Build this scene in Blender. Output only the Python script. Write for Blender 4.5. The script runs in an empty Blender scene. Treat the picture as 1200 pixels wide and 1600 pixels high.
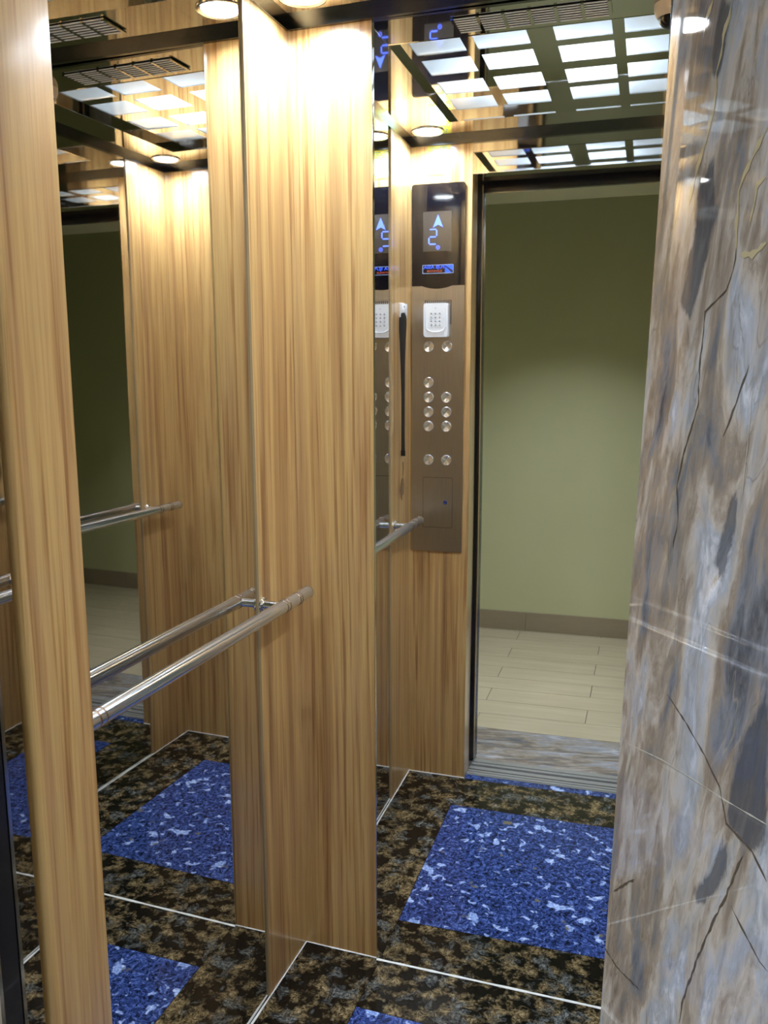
import bpy, bmesh, math, random
from mathutils import Vector, Matrix
random.seed(7)
S = bpy.context.scene
C = S.collection
# ------------------------------------------------------------------ camera
FPX = 1340.0
cd = bpy.data.cameras.new('camera'); cam = bpy.data.objects.new('camera', cd); C.objects.link(cam)
cam.location = (0.861, -0.8019, 1.4741)
cd.sensor_fit = 'VERTICAL'; cd.sensor_height = 36.0; cd.lens = FPX / 1600.0 * 36.0
cd.clip_start = 0.01
def aim(yaw, pitch, roll):
    a, b, c = map(math.radians, (yaw, pitch, roll))
    f = Vector((math.sin(a) * math.cos(b), math.cos(a) * math.cos(b), math.sin(b)))
    r = Vector((math.cos(a), -math.sin(a), 0)); u = r.cross(f)
    r2 = r * math.cos(c) + u * math.sin(c); u2 = -r * math.sin(c) + u * math.cos(c)
    return Matrix((r2, u2, -f)).transposed().to_euler()
cam.rotation_euler = aim(-19.185, -9.5756, -0.2065)
S.camera = cam
# ------------------------------------------------------------------ world, exposure
w = bpy.data.worlds.new('world'); S.world = w; w.use_nodes = True
w.node_tree.nodes['Background'].inputs[0].default_value = (0.5, 0.55, 0.6, 1)
w.node_tree.nodes['Background'].inputs[1].default_value = 0.02
S.view_settings.view_transform = 'Standard'; S.view_settings.look = 'None'
S.view_settings.gamma = 1.0; S.view_settings.use_curve_mapping = False
S.view_settings.exposure = 2.22
cy = S.cycles
cy.max_bounces = 20; cy.glossy_bounces = 16; cy.diffuse_bounces = 5; cy.transmission_bounces = 6
cy.sample_clamp_indirect = 3.0; cy.sample_clamp_direct = 0.0
cy.caustics_reflective = True; cy.blur_glossy = 0.3
cy.use_denoising = True
LED = (0.77, 0.88, 1.0)
DOWN_E = 10.0        # downlight lens emission
BEAM_W = 1.15         # each downlight's beam (area lamp with a limited spread)
BEAM_SPREAD = 155
GRID_W = 20.0         # lamp behind the ceiling grid
LAND_W = 2.35         # added fill light that brightens the landing
# ------------------------------------------------------------------ measures (metres)
W, D, H, ZH = 1.0516, 1.0384, 2.2122, 2.10
XO, XR = 0.2125, 1.0516 - 0.2141          # door opening
T = 0.0885                                  # front wall depth
PY0, PY1 = 0.2334, 0.8265                   # side mirrors, from y to y
PX0, PX1 = 0.2005, 1.0516 - 0.2005          # back mirror, from x to x
PR = 0.004                                  # wood panels stand proud of the mirrors
# ------------------------------------------------------------------ node helpers
def mat(name):
    m = bpy.data.materials.new(name); m.use_nodes = True
    nt = m.node_tree
    return m, nt, nt.nodes['Principled BSDF']
def N(nt, t, **k):
    n = nt.nodes.new(t)
    for a, b in k.items():
        if a in n.inputs: n.inputs[a].default_value = b
        else: setattr(n, a, b)
    return n
def L(nt, a, b): nt.links.new(a, b)
def ramp(nt, fac, stops, interp='LINEAR'):
    r = nt.nodes.new('ShaderNodeValToRGB'); r.color_ramp.interpolation = interp
    e = r.color_ramp.elements
    while len(e) < len(stops): e.new(0.5)
    for q, (p, c) in zip(e, stops):
        q.position = p; q.color = (*c, 1) if len(c) == 3 else c
    L(nt, fac, r.inputs[0]); return r.outputs[0]
def mix(nt, fac, a, b, mode='MIX'):
    m = nt.nodes.new('ShaderNodeMix'); m.data_type = 'RGBA'; m.blend_type = mode
    for i, v in ((0, fac), (6, a), (7, b)):
        if hasattr(v, 'is_linked'): L(nt, v, m.inputs[i])
        else: m.inputs[i].default_value = v if i == 0 else ((*v, 1) if len(v) == 3 else v)
    return m.outputs[2]
def coords(nt, scale=(1, 1, 1), rot=(0, 0, 0), rnd=True):
    tc = N(nt, 'ShaderNodeTexCoord'); mp = N(nt, 'ShaderNodeMapping')
    mp.inputs['Scale'].default_value = scale; mp.inputs['Rotation'].default_value = rot
    L(nt, tc.outputs['Object'], mp.inputs[0])
    if rnd:
        oi = N(nt, 'ShaderNodeObjectInfo')
        mu = N(nt, 'ShaderNodeVectorMath', operation='SCALE'); mu.inputs[0].default_value = (37., 53., 11.)
        L(nt, oi.outputs['Random'], mu.inputs['Scale'])
        L(nt, mu.outputs[0], mp.inputs['Location'])
    return mp.outputs[0]
def noise(nt, vec, scale, detail=4, rough=.55, dist=0.):
    n = N(nt, 'ShaderNodeTexNoise', Scale=scale, Detail=detail, Roughness=rough, Distortion=dist)
    L(nt, vec, n.inputs['Vector']); return n.outputs[0]
def bump(nt, bs, h, strength, dist=.001):
    b = N(nt, 'ShaderNodeBump', Strength=strength, Distance=dist); L(nt, h, b.inputs['Height']); L(nt, b.outputs[0], bs.inputs['Normal'])
def plain(name, col, rough=.5, metal=0., coat=0., spec=.5):
    m, nt, b = mat(name)
    b.inputs['Base Color'].default_value = (*col, 1); b.inputs['Roughness'].default_value = rough
    b.inputs['Metallic'].default_value = metal; b.inputs['Coat Weight'].default_value = coat
    b.inputs['Specular IOR Level'].default_value = spec
    return m
def emit(name, col, e):
    m, nt, b = mat(name)
    b.inputs['Base Color'].default_value = (*[c * .5 for c in col], 1)
    b.inputs['Emission Color'].default_value = (*col, 1); b.inputs['Emission Strength'].default_value = e
    return m
# ------------------------------------------------------------------ materials
def wood_mat():
    m, nt, b = mat('wood_laminate')
    v = coords(nt, (1, 1, .020))
    warp = noise(nt, v, 6, 2, .5)
    mv = N(nt, 'ShaderNodeVectorMath', operation='MULTIPLY_ADD'); mv.inputs[1].default_value = (.12, .12, .0)
    cx = N(nt, 'ShaderNodeCombineXYZ'); L(nt, warp, cx.inputs[0]); L(nt, warp, cx.inputs[1]); L(nt, cx.outputs[0], mv.inputs[0]); L(nt, v, mv.inputs[2])
    big = noise(nt, mv.outputs[0], 26, 3, .5, .0)
    mid = noise(nt, mv.outputs[0], 95, 3, .5, .0)
    fine = noise(nt, mv.outputs[0], 300, 3, .6, .2)
    c1 = ramp(nt, big, [(.28, (.36, .208, .090)), (.42, (.50, .308, .128)), (.52, (.62, .420, .178)), (.60, (.56, .366, .162)), (.72, (.43, .250, .116))])
    c2 = ramp(nt, mid, [(.33, (.50, .36, .27)), (.41, (.82, .70, .60)), (.47, (1, 1, 1)), (.74, (1.0, 1.0, .92))])
    c = mix(nt, .75, c1, c2, 'MULTIPLY')
    c3 = ramp(nt, fine, [(.35, (.70, .64, .58)), (.55, (1, 1, 1))])
    c = mix(nt, .5, c, c3, 'MULTIPLY')
    L(nt, c, b.inputs['Base Color'])
    b.inputs['Roughness'].default_value = .30
    b.inputs['Coat Weight'].default_value = 1.0; b.inputs['Coat Roughness'].default_value = .15
    bump(nt, b, fine, .12, .0004)
    return m
def mirror_mat(name, col, rough=.015):
    m, nt, b = mat(name)
    b.inputs['Metallic'].default_value = 1; b.inputs['Roughness'].default_value = rough
    b.inputs['Base Color'].default_value = (*col, 1)
    return m
def granite_mat(name, kind):
    m, nt, b = mat(name)
    v = coords(nt)
    def bw(x):
        q = N(nt, 'ShaderNodeRGBToBW'); L(nt, x, q.inputs[0]); return q.outputs[0]
    def mask(x, a, b_): return bw(ramp(nt, x, [(a, (0, 0, 0)), (b_, (1, 1, 1))]))
    def warped(k, sc):
        wv = N(nt, 'ShaderNodeVectorMath', operation='MULTIPLY_ADD'); wv.inputs[1].default_value = (k, k, k)
        nn = N(nt, 'ShaderNodeTexNoise', Scale=sc, Detail=3.); L(nt, v, nn.inputs[0]); L(nt, nn.outputs[1], wv.inputs[0]); L(nt, v, wv.inputs[2]); return wv.outputs[0]
    def cells(scale, vec, feat='F1', out='Distance'):
        vo = N(nt, 'ShaderNodeTexVoronoi', Scale=scale); vo.feature = feat; L(nt, vec, vo.inputs['Vector']); return vo.outputs[out]
    n1 = noise(nt, v, 20, 5, .65, .4); n2 = noise(nt, v, 85, 4, .65, .6)
    if kind == 'dark':
        w2 = warped(.06, 22)
        st = noise(nt, w2, 110, 6, .78, .3)
        c = ramp(nt, st, [(.40, (.004, .005, .006)), (.56, (.016, .014, .012)), (.70, (.05, .043, .030))])
        tan = ramp(nt, st, [(.34, (.014, .012, .009)), (.46, (.11, .082, .045)), (.56, (.42, .33, .18)), (.68, (.72, .63, .44))])
        gry = ramp(nt, st, [(.34, (.009, .011, .013)), (.46, (.060, .070, .078)), (.58, (.26, .29, .31)), (.70, (.62, .66, .70))])
        z1 = noise(nt, v, 24, 3, .55, .0); z2 = noise(nt, w2, 19, 3, .55, .0)
        c = mix(nt, mask(z1, .46, .62), c, tan); c = mix(nt, mask(z2, .54, .66), c, gry)
    else:
        w2 = warped(.05, 26)
        st = noise(nt, w2, 95, 6, .75, .5)
        c = ramp(nt, st, [(.38, (.005, .008, .024)), (.47, (.016, .030, .115)), (.56, (.045, .085, .31)), (.68, (.20, .30, .62))])
        z1 = noise(nt, w2, 27, 2, .5, .0); z2 = noise(nt, v, 7, 2, .5)
        pale = ramp(nt, st, [(.36, (.06, .12, .38)), (.50, (.30, .42, .78)), (.62, (.62, .74, .95))])
        mm = N(nt, 'ShaderNodeMath', operation='MULTIPLY_ADD'); L(nt, z2, mm.inputs[0]); mm.inputs[1].default_value = .35; L(nt, z1, mm.inputs[2])
        c = mix(nt, mask(mm.outputs[0], .78, .83), c, pale)
        c = mix(nt, mask(noise(nt, v, 21, 2, .5), .70, .76), c, (.17, .155, .10))
    c = mix(nt, 1.0, c, (.60, .57, .52) if kind == 'dark' else (.95, .97, .98), 'MULTIPLY')
    L(nt, c, b.inputs['Base Color'])
    b.inputs['Roughness'].default_value = .12; b.inputs['Specular IOR Level'].default_value = .42
    return m
def marble_mat(name, rot, sc, tint=1.):
    m, nt, b = mat(name)
    tc0 = N(nt, 'ShaderNodeTexCoord'); m1 = N(nt, 'ShaderNodeMapping'); m1.inputs['Rotation'].default_value = rot; L(nt, tc0.outputs['Object'], m1.inputs[0])
    m2 = N(nt, 'ShaderNodeMapping'); m2.inputs['Scale'].default_value = sc; L(nt, m1.outputs[0], m2.inputs[0]); v = m2.outputs[0]
    ww = N(nt, 'ShaderNodeTexNoise', Scale=1.6, Detail=5., Roughness=.6); L(nt, v, ww.inputs[0])
    dv = N(nt, 'ShaderNodeVectorMath', operation='MULTIPLY_ADD'); dv.inputs[1].default_value = (.30, .30, .30)
    L(nt, ww.outputs[1], dv.inputs[0]); L(nt, v, dv.inputs[2]); dv = dv.outputs[0]
    base = noise(nt, dv, 3.2, 7, .62, .5)
    t = tint
    c = ramp(nt, base, [(.28, (.05 * t, .055 * t, .07 * t)), (.38, (.18 * t, .19 * t, .225 * t)), (.46, (.27 * t, .225 * t, .185 * t)), (.53, (.42 * t, .385 * t, .36 * t)), (.60, (.33 * t, .36 * t, .43 * t)), (.68, (.62 * t, .63 * t, .70 * t)), (.78, (.42 * t, .30 * t, .18 * t))])
    # thin dark and gold veins
    vn = noise(nt, dv, 2.1, 3, .5, 1.2)
    ab = N(nt, 'ShaderNodeMath', operation='SUBTRACT'); L(nt, vn, ab.inputs[0]); ab.inputs[1].default_value = .5
    aa = N(nt, 'ShaderNodeMath', operation='ABSOLUTE'); L(nt, ab.outputs[0], aa.inputs[0])
    k = ramp(nt, aa.outputs[0], [(.0, (.35, .35, .35)), (.003, (.2, .2, .2)), (.007, (0, 0, 0))]); kb = N(nt, 'ShaderNodeRGBToBW'); L(nt, k, kb.inputs[0])
    vc = ramp(nt, noise(nt, v, 5, 2), [(.44, (.05, .035, .022)), (.54, (.62, .52, .34))])
    c = mix(nt, kb.outputs[0], c, vc)
    st = noise(nt, dv, 14, 5, .65, .4)
    c = mix(nt, .6, c, ramp(nt, st, [(.35, (.55, .52, .50)), (.60, (1.1, 1.1, 1.12))]), 'MULTIPLY')
    at = N(nt, 'ShaderNodeAttribute'); at.attribute_name = 'dark_bed'
    pm = N(nt, 'ShaderNodeMath', operation='MULTIPLY_ADD'); L(nt, st, pm.inputs[0]); pm.inputs[1].default_value = 1.1; L(nt, at.outputs['Fac'], pm.inputs[2])
    pk = ramp(nt, pm.outputs[0], [(.85, (0, 0, 0)), (1.0, (1, 1, 1))]); pb = N(nt, 'ShaderNodeRGBToBW'); L(nt, pk, pb.inputs[0])
    pm2 = N(nt, 'ShaderNodeMath', operation='MULTIPLY'); L(nt, pb.outputs[0], pm2.inputs[0]); pm2.inputs[1].default_value = .78
    c = mix(nt, pm2.outputs[0], c, (.075, .085, .115))
    L(nt, c, b.inputs['Base Color'])
    b.inputs['Roughness'].default_value = .02; b.inputs['Specular IOR Level'].default_value = .55
    # the polish is slightly wavy
    tc = N(nt, 'ShaderNodeTexCoord')
    wn = N(nt, 'ShaderNodeTexNoise', Scale=5., Detail=1.); L(nt, tc.outputs['Object'], wn.inputs[0])
    bp = N(nt, 'ShaderNodeBump', Strength=.5, Distance=.0005); L(nt, wn.outputs[0], bp.inputs['Height']); L(nt, bp.outputs[0], b.inputs['Normal'])
    return m
def plank_mat(name, c0, c1):
    m, nt, b = mat(name)
    v = coords(nt, (.25, 3, 1))
    n = noise(nt, v, 9, 5, .6, .4)
    c = ramp(nt, n, [(.3, c0), (.7, c1)]); L(nt, c, b.inputs['Base Color'])
    b.inputs['Roughness'].default_value = .42
    return m
M = {}
M['wood'] = wood_mat()
M['mirror'] = mirror_mat('mirror_silver', (.87, .87, .86))
M['side_mirror'] = mirror_mat('mirror_bronze', (.70, .685, .66))
M['soffit'] = mirror_mat('polished_soffit_steel', (.60, .59, .575), .03)
M['black_trim'] = plain('black_trim', (.015, .015, .018), .18, 0, .3)
M['top_trim_metal'] = plain('smoked_trim_steel', (.13, .135, .15), .16, 1)
M['dark_metal'] = plain('dark_polished_steel', (.16, .17, .18), .12, 1)
M['chrome'] = plain('chrome', (.80, .82, .84), .10, 1)
M['rail'] = plain('satin_chrome_tube', (.72, .80, .92), .12, .93)
M['button_steel'] = plain('spun_button_steel', (.86, .90, .97), .16, .9)
M['copper'] = plain('copper_band', (.42, .29, .21), .25, 1)
M['pale_edge'] = plain('pale_panel_edge', (.36, .27, .15), .4)
M['granite'] = granite_mat('brown_black_granite', 'dark')
M['blue'] = granite_mat('blue_granite', 'blue')
M['marble'] = marble_mat('veined_marble', (math.radians(-12), 0, 0), (5.5, 5.5, 1.9), 1.45)
M['threshold'] = marble_mat('threshold_marble', (0, 0, math.radians(8)), (1.6, 9., 4.), .85)
M['vein_gold'] = plain('gold_vein', (.62, .53, .34), .05)
M['vein_dark'] = plain('dark_vein', (.13, .105, .085), .05)
M['vein_white'] = plain('white_vein', (.62, .60, .56), .05)
M['silicone'] = plain('white_silicone', (.72, .73, .72), .5)
M['grout'] = plain('tile_grout', (.42, .40, .36), .8)
M['dark_grout'] = plain('dark_plank_grout', (.035, .030, .024), .8)
M['plank'] = plank_mat('oak_look_plank', (.44, .385, .27), (.54, .485, .35))
M['skirting'] = plank_mat('skirting_tile', (.30, .25, .18), (.37, .31, .225))
M['aluminium'] = plain('sill_aluminium', (.40, .41, .42), .34, .5)
M['slat_shine'] = plain('vent_slat_painted_shine', (.82, .87, .94), .25, 0.)  # white colour stands in for light reflected off the steel slats
M['dark_slot'] = plain('dark_slot', (.008, .008, .010), .6)
M['white_plastic'] = plain('white_plastic', (.74, .78, .84), .35, 0, .2)
M['grey_plastic'] = plain('grey_plastic', (.42, .46, .52), .4)
M['acrylic_black'] = plain('black_glass', (.004, .004, .007), .06, 0, .5)
M['beige_plastic'] = plain('camera_housing', (.60, .52, .44), .35, 0, .2)
M['lanyard'] = plain('black_ribbon', (.010, .010, .012), .6)
M['gold_print'] = plain('gold_print', (.45, .34, .12), .5)
M['steel_wire'] = plain('steel_wire', (.5, .47, .42), .3, 1)
M['wood_tag'] = plain('brown_tag', (.20, .12, .07), .5)
M['film'] = plain('display_film', (.045, .040, .036), .12, 0, .4)
M['led_blue'] = emit('led_blue', (.08, .15, 1.0), .85)
M['logo_blue'] = emit('logo_blue', (.02, .10, .95), .26)
M['logo_line'] = emit('logo_frame', (.45, .60, 1.0), .14)
M['logo_red'] = emit('logo_red', (.75, .12, .06), .08)
M['lens'] = emit('lamp_lens', LED, DOWN_E)
M['fill_lens'] = emit('landing_fill_lens', (1.0, .95, .86), 1.0)  # glow meant for the added landing fill light
M['ring_steel'] = plain('downlight_ring', (.62, .62, .62), .2, 1)
M['key_blue'] = plain('key_lock_blue', (.03, .06, .30), .2, .6)
M['land_ceiling'] = plain('landing_ceiling_paint', (.60, .60, .56), .8)
def wall_paint():
    m, nt, b = mat('olive_green_paint')
    v = coords(nt, rnd=False)
    c = ramp(nt, noise(nt, v, 2.2, 4, .5), [(.3, (.60, .62, .385)), (.7, (.63, .65, .41))])
    L(nt, c, b.inputs['Base Color']); b.inputs['Roughness'].default_value = .75
    return m
M['paint'] = wall_paint()
def brushed():
    m, nt, b = mat('brushed_steel')
    v = coords(nt, (1, 1, .012), rnd=False)
    n = noise(nt, v, 900, 2, .6)
    c = ramp(nt, n, [(.3, (.42, .41, .40)), (.7, (.52, .505, .49))])
    L(nt, c, b.inputs['Base Color']); b.inputs['Metallic'].default_value = 1
    b.inputs['Roughness'].default_value = .30; b.inputs['Anisotropic'].default_value = .5
    bump(nt, b, n, .15, .0002)
    return m
M['brushed'] = brushed()
def acrylic():
    m, nt, b = mat('milky_acrylic')
    nt.nodes.remove(b); out = nt.nodes['Material Output']
    tr = N(nt, 'ShaderNodeBsdfTranslucent'); tr.inputs[0].default_value = (.80, .84, .88, 1)
    df = N(nt, 'ShaderNodeBsdfDiffuse'); df.inputs[0].default_value = (.62, .65, .68, 1)
    gl = N(nt, 'ShaderNodeBsdfGlossy', Roughness=.04); fr = N(nt, 'ShaderNodeFresnel', IOR=1.5)
    a = N(nt, 'ShaderNodeMixShader'); a.inputs[0].default_value = .45; L(nt, tr.outputs[0], a.inputs[1]); L(nt, df.outputs[0], a.inputs[2])
    c = N(nt, 'ShaderNodeMixShader'); L(nt, fr.outputs[0], c.inputs[0]); L(nt, a.outputs[0], c.inputs[1]); L(nt, gl.outputs[0], c.inputs[2])
    L(nt, c.outputs[0], out.inputs[0]); return m
M['acrylic'] = acrylic()
def sticker_mat():
    m, nt, b = mat('yellow_notice_print')
    v = coords(nt, rnd=False)
    sp = N(nt, 'ShaderNodeSeparateXYZ'); L(nt, v, sp.inputs[0])
    n = noise(nt, v, 60, 3, .6)
    c = ramp(nt, n, [(.35, (.50, .58, .03)), (.55, (.66, .64, .06)), (.7, (.36, .55, .16))])
    L(nt, c, b.inputs['Base Color']); b.inputs['Roughness'].default_value = .35
    return m
M['sticker'] = sticker_mat()
M['sticker_blue'] = plain('sticker_blue_print', (.10, .25, .30), .5)
M['sticker_pale'] = plain('sticker_pale', (.62, .76, .60), .4)
# ------------------------------------------------------------------ mesh helpers
def BM(): return bmesh.new()
def box(bm, x0, x1, y0, y1, z0, z1):
    vs = [bm.verts.new((x, y, z)) for x in (x0, x1) for y in (y0, y1) for z in (z0, z1)]
    for f in ((0, 1, 3, 2), (4, 6, 7, 5), (0, 4, 5, 1), (2, 3, 7, 6), (0, 2, 6, 4), (1, 5, 7, 3)):
        bm.faces.new([vs[i] for i in f])
    return vs
def bbox(x0, x1, y0, y1, z0, z1, bev=0., seg=2):
    bm = BM(); box(bm, x0, x1, y0, y1, z0, z1)
    if bev: bmesh.ops.bevel(bm, geom=bm.edges[:], offset=bev, segments=seg, affect='EDGES', profile=.5)
    return bm
def frame_of(d):
    d = Vector(d).normalized(); a = Vector((0, 0, 1)) if abs(d.z) < .9 else Vector((1, 0, 0))
    u = d.cross(a).normalized(); return d, u, d.cross(u).normalized()
def lathe(bm, org, axis, prof, seg=32, caps=True):
    """prof: list of (distance along the axis, radius)"""
    d, u, v = frame_of(axis); o = Vector(org); rings = []
    for t, r in prof:
        rings.append([bm.verts.new(o + d * t + (u * math.cos(2 * math.pi * k / seg) + v * math.sin(2 * math.pi * k / seg)) * max(r, 1e-5)) for k in range(seg)])
    for a, b in zip(rings, rings[1:]):
        for k in range(seg):
            bm.faces.new((a[k], a[(k + 1) % seg], b[(k + 1) % seg], b[k]))
    if caps:
        bm.faces.new(rings[0][::-1]); bm.faces.new(rings[-1])
    return bm
def prism(bm, pts, axis, a0, a1):
    """pts 2D polygon in the plane across axis, from a0 to a1"""
    def P(p, a):
        return {'z': (p[0], p[1], a), 'y': (p[0], a, p[1]), 'x': (a, p[0], p[1])}[axis]
    A = [bm.verts.new(P(p, a0)) for p in pts]; B = [bm.verts.new(P(p, a1)) for p in pts]
    n = len(pts)
    for k in range(n): bm.faces.new((A[k], A[(k + 1) % n], B[(k + 1) % n], B[k]))
    bm.faces.new(A[::-1]); bm.faces.new(B)
    return bm
def tube(bm, pts, r, seg=10):
    pts = [Vector(p) for p in pts]; rings = []
    for i, p in enumerate(pts):
        d = (pts[min(i + 1, len(pts) - 1)] - pts[max(i - 1, 0)])
        d, u, v = frame_of(d)
        rings.append([bm.verts.new(p + (u * math.cos(2 * math.pi * k / seg) + v * math.sin(2 * math.pi * k / seg)) * r) for k in range(seg)])
    for a, b in zip(rings, rings[1:]):
        for k in range(seg): bm.faces.new((a[k], a[(k + 1) % seg], b[(k + 1) % seg], b[k]))
    bm.faces.new(rings[0][::-1]); bm.faces.new(rings[-1]); return bm
ORG = {}
def obj(name, bm, m, parent=None, org=None, smooth=False, fix=True):
    """link a mesh built in world coordinates; its origin is org or its thing's origin"""
    if org is None:
        org = ORG[parent.name] if parent else Vector((0, 0, 0))
    org = Vector(org)
    if fix: bmesh.ops.recalc_face_normals(bm, faces=bm.faces[:])
    for v in bm.verts: v.co -= org
    me = bpy.data.meshes.new(name); bm.to_mesh(me); bm.free()
    me.materials.append(M[m] if isinstance(m, str) else m)
    o = bpy.data.objects.new(name, me); C.objects.link(o); ORG[o.name] = org
    if smooth:
        for p in me.polygons: p.use_smooth = True
        try: me.set_sharp_from_angle(angle=math.radians(38))
        except Exception: pass
    if parent:
        o.parent = parent; o.location = org - ORG[parent.name]
    else: o.location = org
    return o
def tag(o, label, cat, group=None, kind=None):
    o['label'] = label; o['category'] = cat
    if group: o['group'] = group
    if kind: o['kind'] = kind
    return o
def thing(name, label, cat, loc, group=None, kind=None):
    o = bpy.data.objects.new(name, None); C.objects.link(o); o.location = loc; o.empty_display_size = .05
    ORG[o.name] = Vector(loc)
    return tag(o, label, cat, group, kind)
def struct(name, bm, m, label, cat, org=(0, 0, 0), smooth=False):
    return tag(obj(name, bm, m, None, org, smooth), label, cat, kind='structure')
def dup(o, delta, parent):
    c = o.copy(); C.objects.link(c); c.parent = parent; c.location = o.location + Vector(delta)
    ORG[c.name] = ORG[o.name] + Vector(delta)
    return c
def tree_copy(root, delta, label, mirror_x=None):
    """copy a thing with its parts and sub-parts"""
    def rec(o, parent):
        c = o.copy(); C.objects.link(c); c.parent = parent
        for ch in [q for q in kids.get(o.name, [])]: rec(ch, c)
        return c
    kids = {}
    for q in list(bpy.data.objects):
        if q.parent: kids.setdefault(q.parent.name, []).append(q)
    c = rec(root, None); c.location = root.location + Vector(delta); c['label'] = label
    return c
def sheet(plane, a0, a1, b0, b1, off, thick, amp=0., n=(24, 80), seed=0, sgn=1, warp=None):
    """a slightly wavy metal sheet. plane 'x': spans y(a) z(b) at x=off; 'y': spans x(a) z(b); 'z': spans x(a) y(b).
    sgn: side the polished face looks to; its edges stay where they are"""
    rnd = random.Random(seed)
    waves = [(rnd.uniform(3, 7), rnd.uniform(2.5, 8), rnd.uniform(0, 6.28), rnd.uniform(.4, 1)) for _ in range(5)]
    def f(a, b):
        s = sum(k[3] * math.sin(k[0] * a + k[1] * b + k[2]) / math.hypot(k[0], k[1]) for k in waves) * amp
        if warp: s += warp(a, b)
        return s
    def P(a, b, o):
        return {'x': (o, a, b), 'y': (a, o, b), 'z': (a, b, o)}[plane]
    bm = BM(); na, nb = n; G = []
    for i in range(na + 1):
        a = a0 + (a1 - a0) * i / na
        G.append([bm.verts.new(P(a, b0 + (b1 - b0) * j / nb, off + f(a, b0 + (b1 - b0) * j / nb))) for j in range(nb + 1)])
    for i in range(na):
        for j in range(nb):
            bm.faces.new((G[i][j], G[i + 1][j], G[i + 1][j + 1], G[i][j + 1]))
    # back and edges
    back = {}
    border = [(i, 0) for i in range(na + 1)] + [(na, j) for j in range(1, nb + 1)] + [(i, nb) for i in range(na - 1, -1, -1)] + [(0, j) for j in range(nb - 1, 0, -1)]
    for i, j in border:
        a = a0 + (a1 - a0) * i / na; b = b0 + (b1 - b0) * j / nb
        back[(i, j)] = bm.verts.new(P(a, b, off - sgn * thick + f(a, b)))
    for k in range(len(border)):
        p, q = border[k], border[(k + 1) % len(border)]
        bm.faces.new((G[p[0]][p[1]], G[q[0]][q[1]], back[q], back[p]))
    bm.faces.new([back[k] for k in border])
    return bm
# ================================================================== CABIN SHELL
MA, MB_ = -0.0192, -0.0024
def back_warp(x, z):      # the back mirror is hung a touch out of square and bows a little
    return -MA * (x - W / 2) * 1.0 - MB_ * (z - 1.1)
# floor -----------------------------------------------------------
fl = struct('floor', bbox(-.03, W + .03, -.050, D + .03, -.060, -.012), 'grout', 'lift cabin floor laid with dark brown granite around a blue granite field', 'floor')
def tile(x0, x1, y0, y1, m, z=0., parent=fl, name='floor_tile', g=.0009):
    bm = BM(); box(bm, x0 + g, x1 - g, y0 + g, y1 - g, -.012, z)
    return obj(name, bm, m, parent)
BX0, BX1, BY0, BY1 = .2085, .835, .2055, .862
tile(0, BX1, 0.002, BY0, 'granite'); tile(0, BX0, BY0, D, 'granite')
tile(BX0, W, BY1, D, 'granite'); tile(BX1, W, 0.002, BY1, 'granite')
b_ = tile(BX0, BX1, BY0, BY1, 'blue'); b_['label'] = 'large blue granite tile with pale flecks'
s_ = tile(XO, XR, -.034, .002, 'blue'); s_['label'] = 'narrow blue granite strip at the door'
def bead(a, b, r=.0026):
    a, b = Vector(a), Vector(b); n = max(6, int((b - a).length / .02)); pts = []
    rn = random.Random(hash((round(a.x, 3), round(a.y, 3))) & 255)
    bm = BM(); d, u, v = frame_of(b - a); rings = []
    for i in range(n + 1):
        p = a.lerp(b, i / n); rr = r * rn.uniform(.75, 1.3)
        rings.append([bm.verts.new(p + (u * math.cos(k * math.pi / 3) + Vector((0, 0, 1)) * .55 * math.sin(k * math.pi / 3)) * rr) for k in range(6)])
    for A, B in zip(rings, rings[1:]):
        for k in range(6): bm.faces.new((A[k], A[(k + 1) % 6], B[(k + 1) % 6], B[k]))
    return obj('silicone_bead', bm, 'silicone', fl, smooth=True)
bead((PR, 0, .0015), (PR, D, .0015)); bead((W - PR, 0, .0015), (W - PR, D, .0015)); bead((0, D - PR, .0015), (PX0, D - PR, .0015)); bead((PX0, D + back_warp(PX0, 0) - .001, .0015), (PX1, D + back_warp(PX1, 0) - .001, .0015)); bead((PX1, D - PR, .0015), (W, D - PR, .0015))
bead((0, .0015, .0015), (XO, .0015, .0015), .002); bead((XR, .0015, .0015), (W, .0015, .0015), .002)
# walls -----------------------------------------------------------
def side_wall(name, x, s, label, seed):
    """s=+1: left wall looking to +x"""
    wl = struct(name, bbox(min(x - s * .006, x - s * .03), max(x - s * .006, x - s * .03), -.0, D + .03, -.012, H + .05), 'dark_metal', label, 'wall', (x, D / 2, 0))
    lo, hi = sorted((x + s * PR, x - s * .006))
    obj('wood_panel', bbox(lo, hi, .0, PY0, 0, H, .0012, 1), 'wood', wl, (x, PY0 / 2, 0))
    obj('wood_panel', bbox(lo, hi, PY1, D - PR, 0, H, .0012, 1), 'wood', wl, (x, PY1 + .1, 0))
    obj('mirror_panel', sheet('x', PY0, PY1, 0, H, x, .005, .0007, (26, 70), seed, s), 'side_mirror', wl, (x, D / 2, 0), smooth=True)
    lo, hi = sorted((x, x + s * .009))
    obj('top_trim', bbox(lo, hi, .009, D - .009, H - .017, H), 'top_trim_metal', wl)
    # thin bright edges where the panels meet the mirror
    for yy in (PY0 - .0005, PY1 - .0015):
        lo, hi = sorted((x, x + s * (PR + .0008)))
        obj('edge_trim', bbox(lo, hi, yy + .0006, yy + .0014, 0, H - .017), 'pale_edge', wl)
    return wl
wall_l = side_wall('wall_left', 0., 1, 'left cabin wall, a tall mirror between two wood panels, behind the handrail', 3)
wall_r = side_wall('wall_right', W, -1, 'right cabin wall with mirror and wood panels, seen only in the reflections', 9)
wall_b = struct('wall_back', bbox(-.03, W + .03, D + .016, D + .035, -.012, H + .05), 'dark_metal', 'back cabin wall, wide mirror with a wood panel beside it', 'wall', (W / 2, D, 0))
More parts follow.
